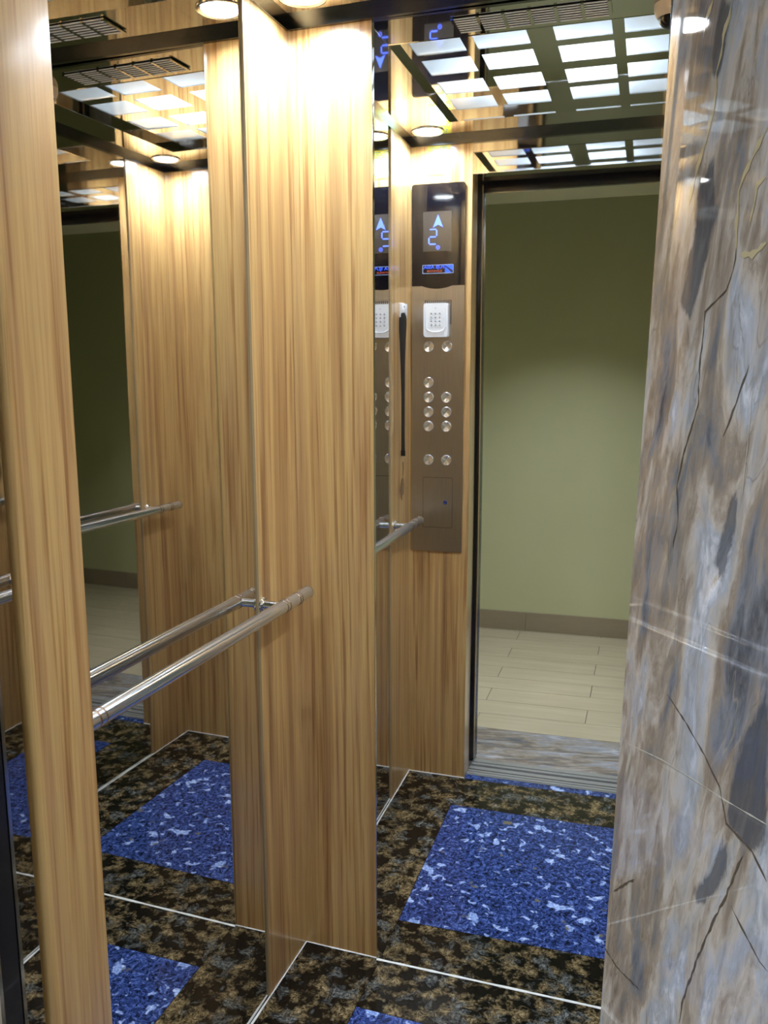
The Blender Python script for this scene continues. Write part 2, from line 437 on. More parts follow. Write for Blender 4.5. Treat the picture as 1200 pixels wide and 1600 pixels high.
obj('wood_panel', bbox(0, PX0, D - PR, D + .009, 0, H, .0012, 1), 'wood', wall_b, (.1, D, 0))
obj('wood_panel', bbox(PX1, W, D - PR, D + .009, 0, H, .0012, 1), 'wood', wall_b, (W - .1, D, 0))
obj('mirror_panel', sheet('y', PX0, PX1, 0, H, D, .004, .0007, (30, 80), 5, -1, back_warp), 'mirror', wall_b, (W / 2, D, 0), smooth=True)
obj('top_trim', bbox(.009, W - .009, D - .015, D - .004, H - .017, H), 'top_trim_metal', wall_b)
obj('edge_trim', bbox(PX0 - .0002, PX0 + .0008, D - PR - .0060, D, 0, H - .017), 'chrome', wall_b)
obj('edge_trim', bbox(PX1 - .0008, PX1 + .0002, D - PR - .0060, D, 0, H - .017), 'chrome', wall_b)
# front wall: two wood boxes and a polished header
wall_f = thing('wall_front', 'front cabin wall of wood panels around the door opening, under a polished header', 'wall', (W / 2, 0, 0), kind='structure')
def front_box(x0, x1, corner):
    bm = BM(); r = .012; pts = []
    if corner == 'right':   # opening side at x1
        arc = [(x1 - r + r * math.cos(a), -T - .012 + r - r * math.sin(a)) for a in [i * math.pi / 12 for i in range(7)]]
        pts = [(x0, 0), (x0, -T - .012)] + arc[::-1] + [(x1, 0)]
    else:
        arc = [(x0 + r - r * math.cos(a), -T - .012 + r - r * math.sin(a)) for a in [i * math.pi / 12 for i in range(7)]]
        pts = [(x0, 0)] + arc + [(x1, -T - .012), (x1, 0)]
    prism(bm, pts, 'z', 0, H)
    return obj('wood_panel', bm, 'wood', wall_f, ((x0 + x1) / 2, 0, 0), smooth=True)
front_box(-.02, XO, 'right'); front_box(XR, W + .02, 'left')
obj('header_panel', sheet('y', XO, XR, ZH, H, 0, .004, .0004, (30, 8), 15, 1), 'soffit', wall_f, (W / 2, 0, ZH), smooth=True)
obj('header_underside', bbox(XO, XR, -T - .03, -.0002, ZH, ZH + .004), 'soffit', wall_f)
obj('header_edge', bbox(XO, XR, -.001, .0022, ZH - .0012, ZH + .0022), 'chrome', wall_f)
obj('header_edge', bbox(XO - .0018, XO + .0004, 0, .0022, ZH - .0012, H - .02), 'chrome', wall_f)
obj('top_trim', bbox(.009, W - .009, .0002, .009, H - .017, H), 'top_trim_metal', wall_f)
# ceiling ---------------------------------------------------------
RX0, RX1, RY0, RY1 = .176, W - .176, .192, .842      # recess
HI = H + .017
ceil = struct('ceiling', bbox(-.03, W + .03, -T - .012, D + .03, H + .13, H + .15), 'land_ceiling', 'lift cabin ceiling, polished soffit around a grid of milky light panels', 'ceiling', (W / 2, D / 2, H))
cs = (W / 2, D / 2, H)
sf = [(0, RX0 - .0006, 0, D), (RX1 + .0006, W, 0, D), (RX0, RX1, 0, RY0), (RX0, RX1, RY1, D)]
for k, (a, b, c_, d_) in enumerate(sf):
    obj('soffit_panel', sheet('z', a, b, c_, d_, H, .002, .00035, (16, 40) if k < 2 else (40, 12), 20 + k, -1), 'soffit', ceil, cs, smooth=True)
r_ = .0012
for (a, b, c_, d_) in ((RX0, RX1, RY0, RY0 + r_), (RX0, RX1, RY1 - r_, RY1)):
    obj('recess_riser', bbox(a, b, c_, d_, H - .001, HI + .004), 'soffit', ceil, cs)
for (a, b, c_, d_) in ((RX0, RX0 + r_, RY0, RY1), (RX1 - r_, RX1, RY0, RY1)):
    obj('recess_riser', bbox(a, b, c_, d_, H - .001, HI + .004), 'soffit', ceil, cs)
gx = [(.211, .335), (.363, .488), (.548, .676), (.703, .832)]
gy = [(.243, .352), (.392, .500), (.556, .668), (.706, .800)]
# plate with sixteen openings: bars between the light panels
def bars():
    bm = BM(); xs = [RX0] + [v for p in gx for v in p] + [RX1]; ys = [RY0] + [v for p in gy for v in p] + [RY1]
    vv = {}
    def V(i, j, z):
        k = (i, j, z)
        if k not in vv: vv[k] = bm.verts.new((xs[i], ys[j], z))
        return vv[k]
    z0, z1 = HI, HI + .003
    for i in range(len(xs) - 1):
        for j in range(len(ys) - 1):
            if i % 2 == 1 and j % 2 == 1:
                q = [(i, j), (i + 1, j), (i + 1, j + 1), (i, j + 1)]
                for a in range(4):
                    (p, q2) = q[a], q[(a + 1) % 4]
                    bm.faces.new((V(*p, z0), V(*q2, z0), V(*q2, z1), V(*p, z1)))
                continue
            bm.faces.new((V(i, j, z0), V(i, j + 1, z0), V(i + 1, j + 1, z0), V(i + 1, j, z0)))
            bm.faces.new((V(i, j, z1), V(i + 1, j, z1), V(i + 1, j + 1, z1), V(i, j + 1, z1)))
    return bm
obj('grid_plate', bars(), 'soffit', ceil, cs)
p0 = None
for i, (a, b) in enumerate(gx):
    for j, (c_, d_) in enumerate(gy):
        obj('light_panel', bbox(a - .003, b + .003, c_ - .003, d_ + .003, HI + .0032, HI + .006), 'acrylic', ceil, cs)
ld = bpy.data.lights.new('grid_lamp', 'POINT'); ld.energy = GRID_W; ld.color = LED; ld.shadow_soft_size = .035
lo = bpy.data.objects.new('grid_lamp', ld); C.objects.link(lo); lo.parent = ceil; lo.location = Vector((.515, .50, HI + .085)) - Vector(cs)
# ================================================================== DOWNLIGHTS
def downlight(x, y, label):
    t = thing('downlight', label, 'light', (x, y, H), 'four round ceiling downlights')
    bm = BM(); lathe(bm, (x, y, H), (0, 0, -1), [(0., .052), (.0035, .0515), (.0045, .048), (.0015, .041), (.0, .041)], 40, False)
    obj('ring', bm, 'ring_steel', t, smooth=True)
    bm = BM(); lathe(bm, (x, y, H), (0, 0, -1), [(.0006, .041), (.0016, .03), (.0018, .0)], 40, False)
    obj('lens', bm, 'lens', t, smooth=True)
    a = bpy.data.lights.new('downlight_beam', 'AREA'); a.shape = 'DISK'; a.size = .075; a.energy = BEAM_W; a.color = LED; a.spread = math.radians(BEAM_SPREAD)
    lo = bpy.data.objects.new('downlight_beam', a); C.objects.link(lo); lo.parent = t; lo.location = (0, 0, -.004)
    return t
downlight(.0925, .917, 'round white downlight in the soffit at the back left corner, above the wood panels')
downlight(.090, .115, 'round downlight above the control panel and the yellow notice, seen in the back mirror')
downlight(W - .095, .119, 'round downlight over the front right corner, seen in the left mirror')
downlight(W - .095, .917, 'round downlight in the soffit at the back right corner, hidden behind the marble')
# ================================================================== VENT and CAMERA
vt = thing('ceiling_vent', 'slotted steel ventilation grille in the polished soffit, above the back mirror', 'vent', (.51, .95, H))
VX = [.352 + i * .0545 for i in range(7)]; VY = [.872 + j * .0125 for j in range(7)]
bm = BM(); box(bm, VX[0], VX[-1], VY[0] - .003, VY[-1] + .003, H - .0016, H - .0008); obj('back_plate', bm, 'dark_slot', vt)
for j in range(7):
    bm = BM(); y0 = VY[j]; prism(bm, [(y0 - .0026, H - .0018), (y0 + .0020, H - .0018), (y0 + .0026, H - .0026), (y0 + .0020, H - .0034), (y0 - .0020, H - .0034), (y0 - .0026, H - .0026)], 'x', VX[0], VX[-1])
    obj('slat', bm, 'slat_shine', vt, smooth=False)
for i in range(7):
    obj('divider', bbox(VX[i] - .0035, VX[i] + .0035, VY[0] - .003, VY[-1] + .003, H - .0050, H - .0016), 'soffit', vt)
sc = thing('security_camera', 'small dome security camera under the soffit, just left of the marble jamb top', 'camera', (.800, .885, H))
bm = BM(); lathe(bm, (.800, .885, H), (0, 0, -1), [(0, .034), (.012, .034), (.022, .030), (.026, .026)], 36); obj('housing', bm, 'beige_plastic', sc, smooth=True)
bm = BM(); lathe(bm, (.800, .885, H - .026), (0, 0, -1), [(.022 * math.sin(a), .024 * math.cos(a)) for a in [i * math.pi / 18 for i in range(10)]], 32, False); obj('dome', bm, 'acrylic_black', sc, smooth=True)
# ================================================================== HANDRAILS
def handrail(x, s, label):
    rx, rz, R = x + s * .0571, .9595, .0145
    y0, y1 = .0719, .9700
    t = thing('handrail', label, 'handrail', (rx, (y0 + y1) / 2, rz), 'two chrome handrails')
    bm = BM(); lathe(bm, (rx, y0 + .001, rz), (0, 1, 0), [(0, R), (y1 - y0 - .002, R)], 40); obj('rail', bm, 'rail', t, smooth=True)
    for e, sg in ((y0, 1), (y1, -1)):
        bm = BM(); lathe(bm, (rx, e, rz), (0, sg, 0), [(0, R - .003), (.001, R - .0008), (.003, R + .0004), (.006, R + .0004)], 40); obj('end_cap', bm, 'chrome', t, smooth=True)
        for q in (.060, .071, .122, .136):
            bm = BM(); yy = e + sg * q; lathe(bm, (rx, yy - .0014, rz), (0, 1, 0), [(0, R + .0003), (.0004, R + .0007), (.0024, R + .0007), (.0028, R + .0003)], 40); obj('band', bm, 'copper', t, smooth=True)
        yy = e + sg * .129
        bm = BM(); lathe(bm, (x + s * .0042, yy, rz), (s, 0, 0), [(0, .0095), (.0529 - R * .6, .0095)], 28); br = obj('bracket', bm, 'chrome', t, smooth=True)
        bm = BM(); lathe(bm, (x + s * .0042, yy, rz), (s, 0, 0), [(0, .017), (.004, .017), (.007, .014), (.0075, .0098)], 32); obj('flange', bm, 'chrome', br, smooth=True)
    return t
handrail(0, 1, 'chrome tube handrail on the left wall, rising across the left mirror toward the back corner')
handrail(W, -1, 'chrome tube handrail on the right wall, seen small inside the left mirror')
# ================================================================== CONTROL PANEL (on the left part of the front wall, facing the cabin)
cp = thing('control_panel', 'tall brushed steel lift control panel with a black display head and round buttons', 'control panel', (.100, 0, .84))
F = .0065    # front of the plate
def rrect(x0, x1, z0, z1, r, seg=6, corners=(1, 1, 1, 1)):
    pts = []
    for k, (cx, cz, a0) in enumerate(((x1 - r, z1 - r, 0), (x0 + r, z1 - r, 90), (x0 + r, z0 + r, 180), (x1 - r, z0 + r, 270))):
        if not corners[k]:
            pts.append(((x1, x0, x0, x1)[k], (z1, z1, z0, z0)[k])); continue
        for i in range(seg + 1):
            a = math.radians(a0 + 90 * i / seg); pts.append((cx + r * math.cos(a), cz + r * math.sin(a)))
    return pts
CX0, CX1, CZ0, CZ1 = .0095, .1915, .839, 2.0765
bm = BM(); prism(bm, rrect(CX0, CX1, CZ0, 1.7475, .003, 3, (0, 0, 1, 1)), 'y', .0002, F); obj('face_plate', bm, 'brushed', cp)
lobe = [(CX0, 1.7480)] + [(.045 + .105 * i / 12, 1.7480 - .0100 * math.sin(math.pi * i / 12) ** .8) for i in range(13)] + [(CX1, 1.7480)]
head = [p for p in rrect(CX0, CX1, 1.75, CZ1, .009, 5, (1, 1, 0, 0)) if p[1] > 1.751] + lobe
bm = BM(); prism(bm, head, 'y', .0002, F + .0012); hd = obj('display_head', bm, 'acrylic_black', cp)
bm = BM(); prism(bm, rrect(.0495, .1455, 1.860, 1.9875, .001, 2), 'y', F + .0010, F + .0018); ds = obj('display_screen', bm, 'film', cp)
G1 = F + .0018
def flat(name, pts, m, parent, y0=None, y1=None):
    bm = BM(); prism(bm, pts, 'y', G1 if y0 is None else y0, (G1 + .0005) if y1 is None else y1); return obj(name, bm, m, parent)
flat('arrow', [(.100, 1.977), (.0825, 1.936), (.100, 1.945), (.1175, 1.936)], 'led_blue', ds)['label'] = 'lit blue arrow pointing up'
def seg(x0, z0, x1, z1, h=.0021):
    if abs(x1 - x0) > abs(z1 - z0): return [(x0, z0 - h), (x1, z0 - h), (x1, z0 + h), (x0, z0 + h)]
    return [(x0 - h, z0), (x0 + h, z0), (x0 + h, z1), (x0 - h, z1)]
dx0, dx1, dz0, dzm, dz1 = .069, .0955, 1.883, 1.9065, 1.9305
for q in ((dx0 + .003, dz1, dx1 - .002, dz1), (dx1, dzm + .003, dx1, dz1 - .002), (dx0 + .003, dzm, dx1 - .003, dzm), (dx0, dz0 + .002, dx0, dzm - .003), (dx0 + .002, dz0, dx1 - .003, dz0)):
    flat('digit_segment', seg(*q), 'led_blue', ds)
bm = BM(); lathe(bm, (.100, G1, 1.872), (0, 1, 0), [(0, .0066), (.0005, .0066), (.0005, .0050), (0, .0050)], 24, False); obj('floor_mark', bm, 'led_blue', ds)
flat('mark_bar', [(.0975, 1.8705), (.1025, 1.8715), (.1025, 1.8735), (.0975, 1.8725)], 'led_blue', ds)
# maker's plate: frame, blue square with diagonal stripes, text
LX0, LX1, LZ0, LZ1 = .0475, .1535, 1.788, 1.816
lg = flat('maker_plate', [(LX0, LZ0), (LX1, LZ0), (LX1, LZ1), (LX0, LZ1)], 'acrylic_black', cp, F + .0010, F + .0018)
for q in ((LX0, LX1, LZ0, LZ0 + .0012), (LX0, LX1, LZ1 - .0012, LZ1), (LX0, LX0 + .0012, LZ0, LZ1), (LX1 - .0012, LX1, LZ0, LZ1)):
    flat('frame_line', [(q[0], q[2]), (q[1], q[2]), (q[1], q[3]), (q[0], q[3])], 'logo_line', lg)
flat('logo_field', [(LX1 - .0285, LZ1 - .002), (LX1 - .002, LZ1 - .002), (LX1 - .002, LZ0 + .008)], 'logo_blue', lg)
flat('logo_field', [(LX1 - .0285, LZ1 - .006), (LX1 - .006, LZ0 + .002), (LX1 - .0285, LZ0 + .002)], 'logo_blue', lg)
def text(body, size, cx, cz, m, parent, width, y=None, bold=.0):
    cu = bpy.data.curves.new('t', 'FONT'); cu.body = body; cu.size = size; cu.align_x = 'CENTER'; cu.align_y = 'CENTER'; cu.extrude = .0002; cu.offset = bold; cu.resolution_u = 3
    to = bpy.data.objects.new('t', cu); C.objects.link(to)
    dg = bpy.context.evaluated_depsgraph_get(); me = bpy.data.meshes.new_from_object(to.evaluated_get(dg))
    bpy.data.objects.remove(to); bpy.data.curves.remove(cu)
    xs = [v.co.x for v in me.vertices]; k = width / (max(xs) - min(xs)); mx = (max(xs) + min(xs)) / 2
    for v in me.vertices:
        a, b2, c2 = v.co; v.co = (cx - (a - mx) * k, (G1 if y is None else y) + c2 + .0003, cz + b2)
    bm = BM(); bm.from_mesh(me); bpy.data.meshes.remove(me)
    return obj('lettering', bm, m, parent, fix=False)
text('FUJI ASIA', .0145, .0865, 1.8085, 'logo_blue', lg, .072, bold=.0003)['label'] = 'blue letters FUJI ASIA'
text('ELEVATOR', .0085, .088, 1.7955, 'logo_red', lg, .052)['label'] = 'small red letters ELEVATOR'
# speaker slots
for i in range(14):
    xx = .0555 + i * .0068
    obj('speaker_slot', bbox(xx, xx + .0030, F - .0002, F + .0003, 1.62, 1.7010), 'dark_slot', cp)
# buttons
def button(x, z):
    bm = BM(); lathe(bm, (x, F, z), (0, 1, 0), [(-.002, .0178), (.0030, .0178), (.0042, .0165), (.0036, .0145)], 36, False); r = obj('button', bm, 'button_steel', cp, (x, F, z), smooth=True)
    bm = BM(); n = 24; c = bm.verts.new((x, F + .0002, z)); ring = [bm.verts.new((x + .0146 * math.cos(2 * math.pi * k / n), F + .0036, z + .0146 * math.sin(2 * math.pi * k / n))) for k in range(n)]
    for k in range(n): bm.faces.new((c, ring[k], ring[(k + 1) % n]))
    f = obj('button_face', bm, 'button_steel', r, (x, F, z)); return r, f
b0, f0 = button(.0695, 1.547)
for x, z in ((.1335, 1.547), (.0695, 1.426), (.0695, 1.376), (.1325, 1.376), (.0695, 1.326), (.1325, 1.326), (.0695, 1.277), (.1325, 1.277), (.0705, 1.161), (.1335, 1.161)):
    q = dup(b0, (x - .0695, 0, z - 1.547), cp); g = f0.copy(); C.objects.link(g); g.parent = q
# service door outline and lock
DX0, DX1, DZ0, DZ1 = .052, .155, .925, 1.099
sd = obj('service_door', bbox(DX0, DX1, F, F + .0008, DZ0, DZ1), 'brushed', cp)
for q in ((DX0 - .0012, DX0, DZ0, DZ1), (DX1, DX1 + .0012, DZ0, DZ1), (DX0, DX1, DZ1, DZ1 + .0012), (DX0, DX1, DZ0 - .0012, DZ0)):
    obj('door_gap', bbox(q[0], q[1], F, F + .0003, q[2], q[3]), 'dark_slot', sd)
bm = BM(); lathe(bm, (.131, F + .0008, 1.013), (0, 1, 0), [(0, .0068), (.002, .0068), (.003, .0055), (.0015, .003)], 24); obj('key_lock', bm, 'key_blue', sd, smooth=True)
# ================================================================== KEYPAD
kp = thing('keypad', 'white access keypad with rows of small keys on the steel control panel', 'keypad', (.0975, F, 1.58))
KX0, KX1, KZ0, KZ1 = .0555, .1395, 1.578, 1.690
bm = BM(); prism(bm, rrect(KX0, KX1, KZ0, KZ1, .007, 5), 'y', F + .0006, F + .020)
bmesh.ops.bevel(bm, geom=[e for e in bm.edges if all(v.co.y > F + .019 for v in e.verts)], offset=.002, segments=2, affect='EDGES')
kh = obj('housing', bm, 'white_plastic', kp, smooth=True)
# U-shaped raised rim
pts = [(KX0 + .008, F + .0205, KZ1 - .012)] + [((KX0 + KX1) / 2 - .034 * math.cos(a), F + .0205, 1.618 - .024 * math.sin(a) ** .7 if math.sin(a) > 0 else 1.618) for a in [i * math.pi / 14 for i in range(15)]] + [(KX1 - .008, F + .0205, KZ1 - .012)]
bm = BM(); tube(bm, pts, .0016, 8); obj('rim', bm, 'white_plastic', kp, smooth=True)
bm = BM(); lathe(bm, (0, 0, 0), (0, 1, 0), [(0, .0032), (.0012, .0030), (.0018, .0018)], 16)
for v in bm.verts: v.co += Vector((.0825, F + .020, 1.6565))
k0 = obj('key', bm, 'grey_plastic', kp, (.0825, F + .02, 1.6565), smooth=True)
for r in range(4):
    for c_ in range(3):
        if r or c_: dup(k0, (c_ * .0145, 0, -r * .0125), kp)
bm = BM(); lathe(bm, (.097, F + .0200, 1.674), (0, 1, 0), [(0, .0018), (.001, .0012)], 12); obj('indicator', bm, 'grey_plastic', kp)
# ================================================================== STICKER, HOOK, LANYARD
nt_ = thing('notice_sticker', 'yellow and green printed notice high above the control panel', 'sticker', (.101, 0, 2.10))
obj('sheet', bbox(.0635, .1385, .0002, .0009, 2.102, 2.1945), 'sticker', nt_)
obj('pale_field', bbox(.0665, .120, .0009, .0012, 2.107, 2.165), 'sticker_pale', nt_)
rn = random.Random(4); bm = BM()
for r in range(11):
    z = 2.187 - r * .0070; x = .068
    while x < .130:
        l = rn.uniform(.003, .010)
        if rn.random() < .8: box(bm, x, min(x + l, .134), .0012, .0014, z, z + .0028)
        x += l + .0025
pr = obj('print_lines', bm, 'sticker_blue', nt_); pr['kind'] = 'stuff'
kb = thing('key_box', 'small white box with a peg on the wood panel left of the control panel', 'hook', (.004, .12, 1.635))
obj('box_body', bbox(.0042, .0180, .095, .148, 1.637, 1.683, .002), 'white_plastic', kb, smooth=True)
bm = BM(); lathe(bm, (.0165, .135, 1.672), (1, 0, 0), [(0, .003), (.003, .003)], 14); obj('indicator', bm, 'dark_slot', kb)
bm = BM(); tube(bm, [(.0043, .142, 1.645), (.020, .143, 1.646), (.024, .143, 1.654), (.0255, .143, 1.666)], .003, 10); obj('peg', bm, 'white_plastic', kb, smooth=True)
_obj = obj
def obj(name, bm, m, parent=None, org=None, smooth=False, fix=True):
    for v in bm.verts: v.co += Vector((-.0105, -.021, 0))
    return _obj(name, bm, m, parent, org, smooth, fix)
ln = thing('lanyard', 'black lanyard with keys hanging from the white peg beside the control panel', 'lanyard', (.030, .165, 1.05))
bm = BM(); R0 = []
prof = [(1.652, .007, .027), (1.640, .0125, .027), (1.615, .0135, .027), (1.56, .0105, .027), (1.48, .0075, .027), (1.38, .0060, .028), (1.26, .0062, .028), (1.20, .0068, .0285), (1.186, .0068, .0285)]
rings = []
for z, hw, cx in prof:
    tw = .0020
    rings.append([bm.verts.new((cx - hw, .168, z)), bm.verts.new((cx, .168 - tw, z)), bm.verts.new((cx + hw, .168, z)), bm.verts.new((cx, .168 + tw, z))])
for a, b in zip(rings, rings[1:]):
    for k in range(4): bm.faces.new((a[k], a[(k + 1) % 4], b[(k + 1) % 4], b[k]))
bm.faces.new(rings[0]); bm.faces.new(rings[-1]); obj('ribbon', bm, 'lanyard', ln, smooth=True)
bm = BM()
for k in range(9): z = 1.345 - k * .0135; box(bm, .0300, .0335, .1650, .1660, z, z + .008)
gp = obj('printed_letters', bm, 'gold_print', ln); gp['kind'] = 'stuff'
obj('buckle', bbox(.021, .036, .1650, .1710, 1.186, 1.204, .001), 'acrylic_black', ln)
bm = BM(); tube(bm, [(.0285 + .006 * math.sin(a), .168, 1.176 + .010 * math.cos(a)) for a in [i * math.pi / 10 for i in range(21)]], .0008, 6); obj('key_ring', bm, 'steel_wire', ln, smooth=True)
bm = BM(); tube(bm, [(.0285, .168, 1.167), (.0290, .168, 1.140), (.0280, .168, 1.118)], .0008, 6); obj('wire', bm, 'dark_slot', ln)
bm = BM(); prism(bm, [(.028, 1.120), (.0325, 1.105), (.0340, 1.080), (.0315, 1.058), (.0285, 1.052), (.0270, 1.075), (.0262, 1.100)], 'y', .1675, .1690); obj('key', bm, 'steel_wire', ln)
bm = BM(); prism(bm, [(.0260, 1.118), (.0205, 1.095), (.0170, 1.070), (.0205, 1.045), (.0250, 1.035), (.0262, 1.075)], 'y', .1660, .1675); obj('leather_tag', bm, 'wood_tag', ln)
obj = _obj
# ================================================================== DOORWAY: sills, door leaves, frame, marble
cs_ = thing('car_door_sill', 'grooved aluminium sill of the cabin doorway, next to the blue strip', 'sill', (W / 2, -.08, 0))
obj('sill_plate', bbox(XO - .1, XR + .1, -.108, -.036, -.04, -.004), 'aluminium', cs_)
for y0, y1 in ((-.0415, -.0362), (-.060, -.047), (-.078, -.066), (-.108, -.085)):
    obj('sill_rib', bbox(XO + .001, XR - .001, y0, y1, -.004, .0), 'aluminium', cs_)
obj('sill_groove', bbox(XO + .001, XR - .001, -.084, -.079, -.0045, -.0035), 'dark_slot', cs_)
ls = thing('landing_door_sill', 'grooved aluminium sill of the landing doorway, against the grey marble threshold', 'sill', (W / 2, -.15, 0))
obj('sill_plate', bbox(XO - .1, XR + .1, -.172, -.122, -.04, -.004), 'aluminium', ls)
for y0, y1 in ((-.140, -.124), (-.172, -.148)):
    obj('sill_rib', bbox(XO + .001, XR - .001, y0, y1, -.004, .0), 'aluminium', ls)
def leaf(name, x0, x1, y0, y1, z0, label, m):
    return tag(obj(name, bbox(x0, x1, y0, y1, z0, ZH + .03, .0015, 1), m, None, ((x0 + x1) / 2, (y0 + y1) / 2, z0), smooth=True), label, 'door')
leaf('car_door', -.16, XO - .006, -.146, -.1055, .004, 'polished cabin door leaf slid open, its edge at the far left of the photo', 'side_mirror')
leaf('car_door', XR + .006, 1.21, -.146, -.1055, .004, 'polished cabin door leaf slid open behind the right marble jamb', 'side_mirror')
leaf('landing_door', -.16, XO + .009, -.184, -.153, .004, 'black edged landing door leaf slid open at the far left', 'black_trim')
leaf('landing_door', XR + .002, 1.21, -.168, -.152, .004, 'black edged landing door leaf slid open at the right, behind the marble', 'black_trim')
for nm, x, s in (('trim_1', XO + .0055, 1), ('trim_2', XR + .006, -1)):
    lo, hi = sorted((x, x + s * .0035))
    tag(obj(nm, bbox(lo, hi, -.152, -.1475, 0.0, ZH), 'chrome', None, (x, -.15, 0)), 'thin steel edge strip beside the %s door leaves' % ('left' if s > 0 else 'right'), 'trim', kind='structure')
tag(obj('trim_7', bbox(XO + .0095, XO + .0125, -.1865, -.1815, 0.0, ZH - .03), 'chrome', None, (XO + .01, -.185, 0)), 'second thin steel strip on the landing side of the left door leaves', 'trim', kind='structure')
dh = thing('trim_3', 'black door track housing above the doorway', 'trim', (W / 2, -.13, ZH + .03), kind='structure')
obj('track_box', bbox(-.16, 1.21, -.175, -.119, ZH + .031, ZH + .06), 'black_trim', dh)
obj('track_cover', bbox(XO, XR, -.118, -.114, ZH - .001, ZH + .03), 'black_trim', dh)
obj('frame_head', bbox(XO - .01, XR + .01, -.186, -.176, 2.074, ZH + .03), 'black_trim', dh)
obj('frame_lip', bbox(XO - .01, XR + .01, -.189, -.1865, 2.0725, 2.076), 'chrome', dh)
# landing side walls of the doorway: splayed marble jambs 0.3 m deep
A21 = math.radians(21); JD = .30; LY = -.172; TILT = .024
LZT = 2.088
def jamb(name, x, s, y0, label):
    """thin marble slab; s=+1 right jamb (splays to +x toward the landing)"""
    bm = BM(); t = .02; yy1 = -.47; V = []
    for z in (0, LZT):
        dx = TILT * (z - 1.3) if s > 0 else 0
        p = [(x + dx, y0), (x + s * math.tan(A21) * (y0 - yy1) + dx, yy1), (x + s * math.tan(A21) * (y0 - yy1) + s * t + dx, yy1), (x + s * t + dx, y0)]
        V.append([bm.verts.new((a, b, z)) for a, b in p])
    for k in range(4): bm.faces.new((V[0][k], V[0][(k + 1) % 4], V[1][(k + 1) % 4], V[1][k]))
    bm.faces.new(V[0][::-1]); bm.faces.new(V[1])
    bmesh.ops.bevel(bm, geom=[e for e in bm.edges if abs(e.verts[0].co.z - e.verts[1].co.z) > 1], offset=.0012, segments=2, affect='EDGES')
    return tag(obj(name, bm, 'marble', None, (x + s * .05, (y0 + yy1) / 2, 0)), label, 'door jamb', kind='structure')
jr = jamb('trim_4', .831, 1, -.172, 'polished brown and grey veined marble jamb filling the right edge')
# the marks of this slab, as (y, z) on its polished face
MARKS = {
'gold': [[(-0.238, 1.680), (-0.230, 1.673), (-0.228, 1.664)], [(-0.264, 1.669), (-0.261, 1.662), (-0.256, 1.655), (-0.254, 1.645), (-0.250, 1.637), (-0.252, 1.627), (-0.250, 1.617), (-0.244, 1.605), (-0.237, 1.594), (-0.229, 1.582), (-0.226, 1.571)], [(-0.316, 1.590), (-0.305, 1.581), (-0.296, 1.573), (-0.291, 1.565), (-0.292, 1.550), (-0.294, 1.536)], [(-0.320, 1.566), (-0.310, 1.564), (-0.310, 1.556), (-0.306, 1.545)], [(-0.326, 1.534), (-0.313, 1.530), (-0.300, 1.532)]],
'dark': [[(-0.294, 1.536), (-0.293, 1.525), (-0.287, 1.515), (-0.274, 1.510), (-0.261, 1.505), (-0.261, 1.493), (-0.260, 1.472), (-0.263, 1.452), (-0.257, 1.440), (-0.247, 1.420), (-0.241, 1.401), (-0.247, 1.381), (-0.242, 1.361)], [(-0.320, 1.475), (-0.309, 1.454), (-0.298, 1.436)], [(-0.252, 1.268), (-0.281, 1.263), (-0.309, 1.256), (-0.330, 1.248), (-0.341, 1.233), (-0.369, 1.235), (-0.385, 1.229)], [(-0.361, 1.227), (-0.348, 1.196), (-0.334, 1.165), (-0.321, 1.132), (-0.310, 1.100), (-0.308, 1.081)], [(-0.354, 1.194), (-0.365, 1.191), (-0.386, 1.187), (-0.393, 1.188)], [(-0.183, 1.081), (-0.207, 1.104), (-0.221, 1.117)], [(-0.171, 1.024), (-0.201, 1.031), (-0.245, 1.050)]],
'white': [[(-0.190, 1.204), (-0.251, 1.223), (-0.298, 1.235), (-0.336, 1.244), (-0.380, 1.256)], [(-0.326, 1.465), (-0.326, 1.436), (-0.325, 1.406)]],
'patch': [[(-0.368, 1.316), (-0.354, 1.292), (-0.344, 1.271), (-0.341, 1.250), (-0.344, 1.233), (-0.359, 1.233), (-0.371, 1.236), (-0.381, 1.248)], [(-0.344, 1.231), (-0.337, 1.211), (-0.323, 1.187), (-0.314, 1.171), (-0.324, 1.173), (-0.334, 1.185), (-0.343, 1.201), (-0.348, 1.218)], [(-0.237, 1.547), (-0.227, 1.525), (-0.223, 1.514), (-0.241, 1.502), (-0.249, 1.520), (-0.257, 1.537), (-0.265, 1.560), (-0.255, 1.590), (-0.238, 1.576)], [(-0.250, 1.675), (-0.244, 1.658), (-0.242, 1.641), (-0.253, 1.634), (-0.260, 1.651), (-0.264, 1.669)], [(-0.321, 1.409), (-0.312, 1.397), (-0.304, 1.377), (-0.299, 1.365), (-0.310, 1.359), (-0.317, 1.373), (-0.322, 1.388)]],
}
def on_slab(y, z, out=0.):
    t = math.tan(A21); return Vector((.831 + TILT * (z - 1.3) + t * (-.172 - y), y, z)) - Vector((math.cos(A21), math.sin(A21), 0)) * out
def in_poly(y, z, P):
    c = False
    for k in range(len(P)):
        (a, b), (c2, d) = P[k], P[k - 1]
        if (b > z) != (d > z) and y < (c2 - a) * (z - b) / (d - b) + a: c = not c
    return c
def edge_dist(y, z, P):
    r = 9
    for k in range(len(P)):
        ax, ay = P[k]; bx, by = P[k - 1]; l = (bx - ax) ** 2 + (by - ay) ** 2 or 1e-9
        t = max(0, min(1, ((y - ax) * (bx - ax) + (z - ay) * (by - ay)) / l)); r = min(r, math.hypot(y - ax - t * (bx - ax), z - ay - t * (by - ay)))
    return r
